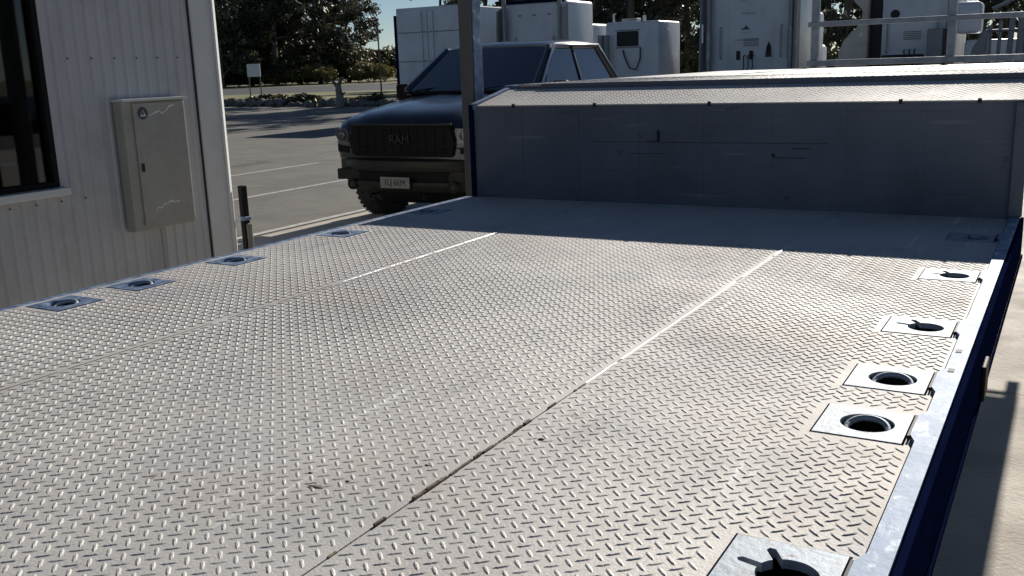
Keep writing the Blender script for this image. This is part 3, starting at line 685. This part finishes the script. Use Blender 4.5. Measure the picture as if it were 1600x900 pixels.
# ------------------------------------------------------------------ parked trucks in the yard behind
YT = 27.0
truck_wheel = [None]
def add_wheels(root, spots):
    for x, y in spots:
        if truck_wheel[0] is None: truck_wheel[0] = wheel('wheel', root, (x, y, .5), .5, .32, 1)
        else: wheel('wheel', root, (x, y, .5), side=1 if x > 0 else -1, mesh=truck_wheel[0])
def prime_mover(xc, y, label, wd=2.35, top=3.7, body='truckwhite', rear=None, stacks=(-1, 1), fair=(-1, 1), zb=1.12, group='prime movers parked in the yard behind'):
    t = empty('prime_mover', (xc, y, 0), label=label, cat='truck', group=group)
    h = wd/2
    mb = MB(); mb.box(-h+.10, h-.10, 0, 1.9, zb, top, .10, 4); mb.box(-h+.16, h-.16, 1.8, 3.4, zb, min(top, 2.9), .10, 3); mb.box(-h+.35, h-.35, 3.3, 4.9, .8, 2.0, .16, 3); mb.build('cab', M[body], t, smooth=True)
    mb = MB(); mb.box(-h+.24, h-.24, -.012, 0.004, zb+.12, top-.16, .006)
    for x in (-.62, .62): mb.box(x-.015, x+.015, -.02, -.010, zb+.2, top-.2, .004)
    mb.build('rear_panel', M[body], t)
    for s_ in fair:
        mb = MB(); mb.prism([(-.50, zb+.15), (.0, zb), (.0, top-.1), (-.38, top-.25)], 0, s_*(h-.10), s_*(h-.04), .012); mb.build('side_fairing', M['truckgrey'] if body == 'truckwhite' else M[body], t)
    for s_ in stacks:
        mb = MB(); mb.tube([(s_*(h-.22), -.22, .9), (s_*(h-.22), -.22, top+.1), (s_*(h-.22), -.30, top+.25)], .065, 14); mb.tube([(s_*(h-.22), -.22, zb+.5), (s_*(h-.22), -.22, zb+1.3)], .09, 14); mb.build('exhaust_stack', M['railsteel'], t, smooth=True)
    mb = MB()
    for x in (-.42, .42): mb.box(x-.04, x+.04, -4.2, 4.6, .78, 1.04)
    mb.box(-.5, .5, -2.6, -1.8, 1.04, 1.14, .02); mb.box(-1.1, 1.1, -4.3, -4.2, .7, 1.0)
    mb.build('chassis', M['chassis'], t)
    for s_ in (-1, 1):
        for yy in (-1.5, -2.9):
            a = [(yy+cos(q)*.62, .5+sin(q)*.62) for q in [pi*(.1+.8*k/8) for k in range(9)]]; b = [(yy+cos(q)*.60, .5+sin(q)*.60) for q in [pi*(.1+.8*k/8) for k in range(8, -1, -1)]]
            mb = MB(); mb.prism(a+b, 0, s_*.62, s_*1.18); mb.build('mudguard', M['railsteel'], t, smooth=True)
    rnd = random.Random(int(abs(xc)*10))
    for s_ in (-1, 1):
        mb = MB(); x = s_*(h-.52); mb.tube([(x, -.02, zb+.55), (x, -.09, zb+.58), (x, -.09, zb+1.35), (x, -.02, zb+1.38)], .018, 8); mb.build('grab_rail', M['railsteel'], t, smooth=True)
    for k in (-1, 0, 1): MB().box(k*.5-.05, k*.5+.05, -.045, -.012, top-.42, top-.38, .006).build('marker_lamp', M['lampglass'], t)
    for k in range(3):
        x = -.15+k*.12; mb = MB(); mb.tube([(x, -.03, zb+.62), (x, -.16, zb+.60), (x+.05, -.28, zb+.30), (x+.02, -.6, zb+.05)], .016, 7); mb.build('air_line', M['hose'], t, smooth=True)
    mb = MB()
    for k in range(5): mb.box(-.20, .22, -.022, -.0125, zb+.86+k*.045, zb+.885+k*.045, .002)
    mb.build('louvre', M['truckgrey'], t)
    add_wheels(t, [(s_*.95, yy) for s_ in (-1, 1) for yy in (-1.5, -2.9, 3.9)])
    return t
def rpart(t, name, mat, f):
    mb = MB(); f(mb); return mb.build(name, M[mat], t)
# A: large refrigerated box
A = empty('box_trailer', (-18.45, YT, 0), label='tall white box trailer with a dark left edge parked behind the pickup bonnet', cat='trailer')
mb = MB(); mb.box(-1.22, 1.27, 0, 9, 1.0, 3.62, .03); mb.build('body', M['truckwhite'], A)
mb = MB(); mb.box(-1.31, -1.22, -.03, .2, .95, 3.40, .01); mb.build('corner_post', M['navy'], A)
for i in range(2):
    x0 = -1.19+i*1.235
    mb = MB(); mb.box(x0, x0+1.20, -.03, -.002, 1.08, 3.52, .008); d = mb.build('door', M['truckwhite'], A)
    MB().box(x0+.02, x0+1.18, -.045, -.031, 2.82, 2.85, .004).build('hinge_strap', M['truckgrey'], d); MB().box(x0+.02, x0+1.18, -.045, -.031, 1.9, 1.93, .004).build('hinge_strap', M['truckgrey'], d)
    mb = MB(); mb.tube([(x0+(1.0 if i == 0 else .2), -.06, 1.1), (x0+(1.0 if i == 0 else .2), -.06, 3.5)], .018, 8); mb.build('lock_rod', M['truckwhite'], d)
mb = MB(); mb.box(-.9, .9, .1, 8.8, .7, 1.0); mb.build('chassis', M['chassis'], A)
add_wheels(A, [(s_*.98, yy) for s_ in (-1, 1) for yy in (1.3, 2.6)])
# B
tB = prime_mover(-14.5, YT, 'white sleeper cab truck with a dark port, seen over the pickup roof', top=3.55)
rpart(tB, 'port', 'blackhole', lambda m: m.box(-.78, -.50, -.03, -.013, 2.02, 2.30, .02))
rpart(tB, 'roof_shadow_cap', 'navy', lambda m: m.box(-1.0, 1.0, -.06, .4, 3.50, 3.58, .02))  # navy slab stands in for shadow along the roof edge
rpart(tB, 'air_tank', 'blackhole', lambda m: m.tube([(.50, -.2, 1.75), (.82, -.2, 1.75)], .16, 14))
# C: small cab-over with hose
C = empty('light_truck', (-11.0, YT-1.0, 0), label='small white cab over truck with a dark rear window and a hanging hose', cat='truck')
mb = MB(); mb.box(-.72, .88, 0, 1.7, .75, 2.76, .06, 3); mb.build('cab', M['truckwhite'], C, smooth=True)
mb = MB(); mb.box(-.36, .28, -.014, .005, 2.10, 2.50, .03); mb.build('rear_window', M['blackhole'], C)
MB().box(-.42, .34, -.012, .003, 2.045, 2.085, .005).build('window_trim', M['truckgrey'], C); MB().box(-.42, .34, -.012, .003, 2.515, 2.545, .005).build('window_trim', M['truckgrey'], C)
for x in (-.80, -.62): mb = MB(); mb.tube([(x, -.15, .8), (x, -.15, 2.42)], .085, 14); mb.build('air_intake', M['truckgrey'], C, smooth=True)
mb = MB(); mb.tube([(.36, -.06, 2.05), (.36, -.08, 1.75), (.25, -.10, 1.45), (.05, -.10, 1.5), (-.12, -.08, 1.85), (-.16, -.05, 2.0)], .022, 8); mb.build('hose', M['hose'], C, smooth=True)
mb = MB(); mb.box(-.35, .12, .3, .6, 2.76, 2.86, .02); mb.build('roof_vent', M['truckcream'], C)
mb = MB(); mb.tube([(.38, .2, 2.75), (.38, .2, 2.92)], .05, 8); mb.build('roof_lamp', M['trimbright'], C)
mb = MB(); mb.tube([(-.5, .1, 2.7), (-.5, .1, 3.0)], .035, 8); mb.build('aerial_mount', M['trimbright'], C)
mb = MB(); mb.box(-.6, .6, -3.5, 1.5, .6, .8); mb.build('chassis', M['chassis'], C)
add_wheels(C, [(-.75, .9), (.75, .9), (-.75, -2.4), (.75, -2.4)])
# D
tD = prime_mover(-7.85, YT, 'wide white sleeper cab truck with small lettering and two dark slots', wd=2.7, top=3.8)
def slots(m):
    for x in (-.34, .02): m.box(x-.055, x+.055, -.03, -.013, 1.62, 1.86, .01)
    for k in range(5): m.tube([(.42+k*.035, -.04, 1.68), (.44+k*.03, -.06, 1.80+.06*(k % 3)), (.46+k*.02, -.03, 2.08-.05*abs(k-2))], .012, 5)
rpart(tD, 'vent_slot', 'blackhole', slots)
def emb(m): m.add([(-.30, -.0135, 2.42), (-.02, -.0135, 2.42), (-.08, -.0135, 2.47), (-.13, -.0135, 2.54), (-.18, -.0135, 2.48), (-.24, -.0135, 2.45)], [(0, 1, 2, 3, 4, 5)])
rpart(tD, 'emblem', 'sticker', emb)
def lines(m):
    rnd = random.Random(4)
    for (x0, x1, z, h, st) in ((-.44, .20, 2.13, .045, .03), (-.30, .06, 2.34, .02, .028), (-.26, .12, 2.83, .04, .04), (-.3, -.16, 3.16, .03, .03), (.03, .12, 3.16, .03, .03)):
        x = x0
        while x < x1: m.box(x, x+st*.6, -.0145, -.0125, z, z+h*rnd.uniform(.7, 1)); x += st
rpart(tD, 'faded_lettering', 'truckgrey', lines)
rpart(tD, 'side_lamp', 'trimbright', lambda m: m.box(-1.22, -1.17, -.53, -.50, 2.1, 2.6, .01))
# E+F
tF = prime_mover(-3.75, YT, 'dark framed sleeper cab truck with a cream curved side fairing on its left', top=3.8, wd=2.2, fair=(), stacks=(1,))
mb = MB(); mb.prism([(-1.75, 1.3), (-1.72, 1.75), (-1.60, 2.02), (-1.42, 2.22), (-1.20, 2.42), (-1.16, 2.75), (-1.40, 3.0), (-1.30, 3.8), (-1.02, 3.8), (-1.02, 1.3)], 1, -.3, 1.4, .02); mb.build('side_fairing', M['truckcream'], tF)
rpart(tF, 'fairing_lamp', 'trimbright', lambda m: m.box(-1.20, -1.14, -.33, -.30, 2.1, 2.2, .01))
rpart(tF, 'shadow_recess', 'blackhole', lambda m: m.box(-1.0, -.72, -.035, -.014, 1.2, 3.7, .01))  # raised black slab stands in for a shadowed recess
rpart(tF, 'port', 'blackhole', lambda m: m.lathe([(0, .11), (.02, .11)], (-.42, -.035, 2.62), 'Y', n=20))
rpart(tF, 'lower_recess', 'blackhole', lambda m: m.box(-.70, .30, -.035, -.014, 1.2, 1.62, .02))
rpart(tF, 'battery_box', 'truckgrey', lambda m: m.box(.42, .95, -.55, -.02, 1.25, 2.22, .03))
rpart(tF, 'battery_box_strap', 'chassis', lambda m: m.box(.78, .90, -.565, -.551, 1.25, 2.2, .004))
# G: truck with pipe frame
G = empty('frame_truck', (-1.95, YT-2.0, 0), label='open backed truck with grey upright pipes, between two white cabs', cat='truck')
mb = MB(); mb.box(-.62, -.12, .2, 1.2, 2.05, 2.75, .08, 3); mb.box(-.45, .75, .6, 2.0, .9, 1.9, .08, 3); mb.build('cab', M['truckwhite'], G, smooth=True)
for i, (x, z1, l, r) in enumerate([(.12, 2.2, .0, .05), (.30, 2.3, .04, .04), (.52, 2.5, .05, .06), (.72, 2.45, .03, .07)]):
    mb = MB(); mb.tube([(x, -.1, .9), (x+l, -.1, z1)], r, 10); mb.build('upright_pipe', M['truckgrey'], G, smooth=True)
mb = MB(); mb.prism([(-.28, 1.2), (-.20, 1.7), (.02, 2.1), (.10, 2.1), (.06, 1.2)], 1, -.35, -.2, .015); mb.build('mudguard_panel', M['truckgrey'], G)
mb = MB(); mb.tube([(.05, -.15, 2.08), (.85, -.15, 2.08)], .03, 8); mb.tube([(.15, -.15, 2.55), (.95, -.15, 2.9)], .035, 8); mb.build('cross_pipe', M['railsteel'], G, smooth=True)
mb = MB(); mb.box(-.6, .9, -3.0, 2.0, .7, .95); mb.build('chassis', M['chassis'], G)
add_wheels(G, [(-.6, 1.2), (.8, 1.2), (-.6, -2.2), (.8, -2.2)])
# H: white box body at right edge
Hh = empty('box_truck', (-.15, YT-1.0, 0), label='white box bodied truck cut by the right edge of the picture', cat='truck')
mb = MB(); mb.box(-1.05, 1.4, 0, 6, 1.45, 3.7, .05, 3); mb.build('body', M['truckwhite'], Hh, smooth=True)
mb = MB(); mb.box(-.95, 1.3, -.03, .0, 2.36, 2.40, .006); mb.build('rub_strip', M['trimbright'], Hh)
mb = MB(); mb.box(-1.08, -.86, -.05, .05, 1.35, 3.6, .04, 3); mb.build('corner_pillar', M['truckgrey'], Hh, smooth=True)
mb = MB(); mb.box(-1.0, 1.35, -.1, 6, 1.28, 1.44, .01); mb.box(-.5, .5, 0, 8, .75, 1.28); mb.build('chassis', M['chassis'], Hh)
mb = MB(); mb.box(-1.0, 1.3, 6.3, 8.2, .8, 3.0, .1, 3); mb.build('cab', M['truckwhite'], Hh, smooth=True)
add_wheels(Hh, [(-.9, 1.4), (.95, 1.4), (-.9, 7.2), (.95, 7.2)])

# ------------------------------------------------------------------ rocks, stump, sign, pole
def rockmesh(seed):
    rnd = random.Random(seed); bm = bmesh.new(); bmesh.ops.create_icosphere(bm, subdivisions=2, radius=1)
    k = [Vector((rnd.uniform(-1, 1), rnd.uniform(-1, 1), rnd.uniform(-1, 1))).normalized() for _ in range(7)]; d = [rnd.uniform(.55, .9) for _ in k]
    for v in bm.verts:
        for a, b in zip(k, d):
            e = v.co.dot(a)-b
            if e > 0: v.co -= a*e
        v.co += Vector((rnd.uniform(-1, 1), rnd.uniform(-1, 1), rnd.uniform(-1, 1)))*.04; v.co.z = v.co.z*.75+.45
    return MB().bm(bm)
protos = [rockmesh(i).build('border_rock', M['rock']) for i in range(4)]
LINE = [(-56, 42.6), (-42, 40.4), (-32, 38.4), (-18, 36.9)]
def online(t):
    t *= len(LINE)-1; i = min(int(t), len(LINE)-2); f = t-i
    return LINE[i][0]*(1-f)+LINE[i+1][0]*f, LINE[i][1]*(1-f)+LINE[i+1][1]*f
rr_ = random.Random(5); NR = 74
for k in range(NR):
    x, y = online((k+.5)/NR); p = protos[k % 4]
    o = p if k < 4 else p.copy()
    if k >= 4: COL.objects.link(o)
    s_ = rr_.uniform(.22, .40); o.location = (x+rr_.uniform(-.1, .1), y+rr_.uniform(-.2, .2), 0); o.scale = (s_, s_*.9, s_*rr_.uniform(.7, 1.15)); o.rotation_euler = (0, 0, rr_.uniform(0, 6.28))
    tag(o, 'grey boulder in the rock border between the car park and the grass', 'rock', 'rocks bordering the car park')
st = empty('tree_stump', tuple(at(527, 46)), label='pale weathered stump standing in the rock border', cat='stump')
mb = MB(); mb.tube([(0, 0, 0), (.05, 0, .5), (-.05, .05, .85), (.02, 0, 1.1)], .22, 9, .12); mb.build('trunk', M['stump'], st, smooth=True)
mb = MB(); mb.tube([(0, 0, .9), (-.3, 0, 1.25), (-.42, 0, 1.3)], .09, 7, .05); mb.tube([(0, 0, 1.0), (.16, .05, 1.35), (.3, .05, 1.4)], .10, 7, .06); mb.tube([(.05, 0, .6), (.4, 0, .7)], .07, 7, .04); mb.build('broken_branch', M['bark'], st, smooth=True)
sg = empty('notice_sign', tuple(at(397, 62)), YAW, label='small white rectangular notice board standing before the dark trees', cat='sign')
mb = MB(); mb.box(-.42, .42, -.03, .03, 1.55, 2.35, .01); mb.build('board', M['signwhite'], sg)
for x in (-.35, .35): mb = MB(); mb.tube([(x, .06, 0), (x, .06, 2.3)], .04, 8); mb.build('leg', M['poststeel'], sg)
pl2 = empty('thin_pole', tuple(at(594, 55)), label='thin dark pole standing on the grass left of the box trailer', cat='pole')
mb = MB(); mb.tube([(0, 0, 0), (0, 0, 4.4)], .05, 8, .04); mb.build('shaft', M['poststeel'], pl2)
mb = MB(); mb.box(-.08, .08, -.05, .05, 4.4, 4.5, .01); mb.build('cap', M['poststeel'], pl2)

# ------------------------------------------------------------------ trees
def spot(px):
    for a, b, t_ in ((0, 470, 'behind the white notice board'), (470, 620, 'just left of the open sky'), (620, 790, 'between the box trailer and the steel column'),
                     (790, 950, 'above the rear of the pickup roof'), (950, 1048, 'above the small cab over truck'), (1048, 1115, 'between the cab over and the lettered truck'),
                     (1115, 1242, 'directly behind the lettered truck'), (1242, 1335, 'left of the cream side fairing'), (1335, 1445, 'behind the dark framed truck'),
                     (1445, 1530, 'behind the upright grey pipes'), (1530, 1800, 'at the right edge by the box truck')):
        if a <= px < b: return t_
def leaves(mb, c, rad, n, size, rnd, squash=.7):
    V = []; F = []
    for _ in range(n):
        d = Vector((rnd.gauss(0, 1), rnd.gauss(0, 1), rnd.gauss(0, 1))).normalized()*(rnd.random()**.45)*rad
        p = c+Vector((d.x, d.y, d.z*squash)); a = Vector((rnd.uniform(-1, 1), rnd.uniform(-1, 1), rnd.uniform(-1.3, .3))).normalized(); b = a.cross(Vector((rnd.uniform(-1, 1), rnd.uniform(-1, 1), rnd.uniform(-1, 1)))).normalized()
        s_ = size*rnd.uniform(.6, 1.3); k = len(V); V += [p-a*s_*.9, p+b*s_*.38, p+a*s_*.9, p-b*s_*.38]; F.append((k, k+1, k+2, k+3))
    mb.add(V, F)
def tree(name, h, cr, seed, leaf, base=.28, size=.22, dens=1.0, **k):
    rnd = random.Random(seed); t = empty(name, (0, 0, 0), **k)
    tm = MB(); pts = [Vector((0, 0, -.1))]
    for i in range(1, 9): pts.append(Vector((rnd.uniform(-.2, .2)*i*.3, rnd.uniform(-.2, .2)*i*.3, h*.92*i/8)))
    tm.tube(pts, h*.020, 9, h*.004); lm = MB()
    tips = []
    nb = 15
    for i in range(nb):
        f = base+(.97-base)*i/(nb-1); q = f*.92*8; j = min(int(q*h/h), 7); p0 = pts[j].lerp(pts[j+1], q-j) if j < 8 else pts[8]
        a = rnd.uniform(0, 2*pi); ll = cr*(1.15-.75*abs(f-.5)*1.2)*rnd.uniform(.65, 1.1); el = rnd.uniform(.1, .7)
        p1 = p0+Vector((cos(a)*ll*.5, sin(a)*ll*.5, ll*.5*el)); p2 = p0+Vector((cos(a)*ll, sin(a)*ll, ll*el*.8))
        tm.tube([p0, p1, p2], h*.007, 6, h*.0018); tips += [(p1, .75), (p2, 1.0)]
        for _ in range(3):
            b = a+rnd.uniform(-.9, .9); q2 = p1.lerp(p2, rnd.random()); p3 = q2+Vector((cos(b), sin(b), rnd.uniform(-.3, .8)))*ll*.4
            tm.tube([q2, p3], h*.0025, 5, h*.001); tips.append((p3, .8))
    tm.build('trunk', M['bark'], t, smooth=True)
    for p, s_ in tips:
        if rnd.random() < .1: continue
        leaves(lm, p, cr*.30*s_*rnd.uniform(.6, 1.25), int(95*dens*s_), size, rnd, rnd.uniform(.5, .9))
    lm.build('crown', M[leaf], t)
    return t
spec = [('gum_tree', 17, 5.2, 11, 'leaf_dark', .08, .34, 1.6), ('gum_tree', 15, 4.2, 12, 'leaf_dark', .18, .28, 1.4), ('gum_tree', 19, 5.0, 13, 'leaf_grey', .30, .26, .85), ('gum_tree', 13, 3.6, 14, 'leaf_grey', .18, .24, .9)]
T = [tree(*s_) for s_ in spec]
used = set()
def place(i, px, D, s_=1.0, rz=0, label=None, group=None, z=0):
    o = T[i] if i not in used else copy_tree(T[i]); used.add(i)
    if px < 560: D *= 1.5; s_ *= 1.38
    o.location = at(px, D, z); o.scale = (s_, s_, s_); o.rotation_euler = (0, 0, rz); tag(o, label, 'tree', group)
gl = 'trees beyond the road on the left'; gr_ = 'gum trees behind the parked trucks'
for k, (i, px, D, s_) in enumerate([(0, 345, 92, 1.0), (0, 392, 100, 1.05), (1, 432, 96, 1.1), (0, 468, 104, 1.0), (1, 372, 118, 1.2), (0, 440, 125, 1.1), (3, 500, 100, 1.15), (1, 512, 112, 1.05), (3, 545, 104, .95), (0, 415, 140, 1.2), (1, 480, 135, 1.15), (1, 330, 110, 1.2)]):
    place(i, px, D, s_, k*1.3, 'dense dark gum tree '+spot(px), gl)
for k, (i, px, D, s_) in enumerate([(2, 745, 62, 1.0), (1, 765, 74, .9), (2, 905, 60, 1.0), (1, 935, 70, 1.0), (3, 985, 58, 1.2), (2, 1030, 66, .95), (1, 1075, 72, 1.0), (3, 1100, 60, 1.0), (2, 1255, 62, .95), (1, 1290, 76, 1.0), (3, 1320, 58, 1.1), (2, 1450, 64, 1.0), (1, 1490, 70, 1.0), (3, 1530, 58, 1.2), (2, 1570, 66, 1.0), (1, 850, 80, 1.0), (1, 1180, 85, 1.0), (1, 1390, 85, 1.0), (2, 1640, 64, 1.0), (3, 690, 84, .9), (1, 1005, 90, 1.1), (1, 1060, 95, 1.1)]):
    place(i, px, D, s_, k*.9+.4, 'tall thin crowned gum tree '+spot(px), gr_)
# low shrubs
def shrub(name, w_, h_, seed, leaf, n=700, size=.12):
    rnd = random.Random(seed); t = empty(name, (0, 0, 0)); lm = MB(); tm = MB()
    for i in range(9):
        a = rnd.uniform(0, 6.28); r_ = rnd.uniform(.1, .7)*w_; p = Vector((cos(a)*r_, sin(a)*r_, h_*rnd.uniform(.35, .8)))
        tm.tube([(0, 0, -.02), p*.5+Vector((0, 0, .05)), p], .025, 5, .01); leaves(lm, p, w_*.42, n//9, size, rnd, .8)
    tm.build('stem', M['bark'], t); lm.build('foliage', M[leaf], t); return t
sh = shrub('low_shrub', .9, .7, 31, 'leaf_low'); sh2 = shrub('yellow_bush', 2.2, 2.4, 32, 'leaf_yellow', 1600, .2); sh3 = shrub('dark_bush', 5.0, 5.0, 33, 'leaf_low', 4200, .34)
for k in range(26):
    x, y = online(.06+.9*k/25); o = sh if k == 0 else copy_tree(sh); o.location = (x+rr_.uniform(-.4, .4), y+1.4+rr_.uniform(-.4, .8), 0); s_ = rr_.uniform(.55, 1.1); o.scale = (s_*1.3, s_, s_*.8); o.rotation_euler = (0, 0, k)
    tag(o, 'low dull green shrub just behind the rock border', 'shrub', 'low shrubs behind the rock border')
for k, (px, D, s_) in enumerate([(1075, 50, .9), (1095, 54, .8), (1250, 48, .9), (1268, 52, .75), (1450, 50, .9), (1470, 56, .9), (425, 143, .8), (445, 142, .9), (480, 143, 1.3), (506, 141, 1.1), (560, 142, 1.0), (583, 144, 1.3), (600, 142, 1.1), (1060, 56, .9)]):
    o = sh2 if k == 0 else copy_tree(sh2); o.location = at(px, D); o.scale = (s_, s_, s_); o.rotation_euler = (0, 0, k*1.1)
    tag(o, 'yellow green bush under the gum trees, '+spot(px), 'bush', 'yellow green bushes under the trees')
for k, (px, D, s_) in enumerate([(345, 148, 1.1), (372, 146, 1.0), (405, 147, 1.1), (440, 146, 1.0), (470, 148, .9), (540, 150, 1.1), (575, 155, 1.0), (600, 158, 1.05), (630, 160, 1.1), (670, 160, 1.1), (510, 150, 1.2), (470, 152, 1.3), (430, 154, 1.2), (390, 150, 1.3), (350, 150, 1.3)] + [(720+i*52, 130, 1.0) for i in (0, 2, 3, 6, 9, 10, 13, 15)]):
    o = sh3 if k == 0 else copy_tree(sh3); o.location = at(px, D); o.scale = (s_*1.2, s_*1.2, s_*.95); o.rotation_euler = (0, 0, k*1.7)
    tag(o, 'dark rounded far bush, '+spot(px), 'bush', 'dark bushes along the horizon')
# ------------------------------------------------------------------ render settings
S.cycles.max_bounces = 6
S.render.resolution_x = 1024; S.render.resolution_y = 576
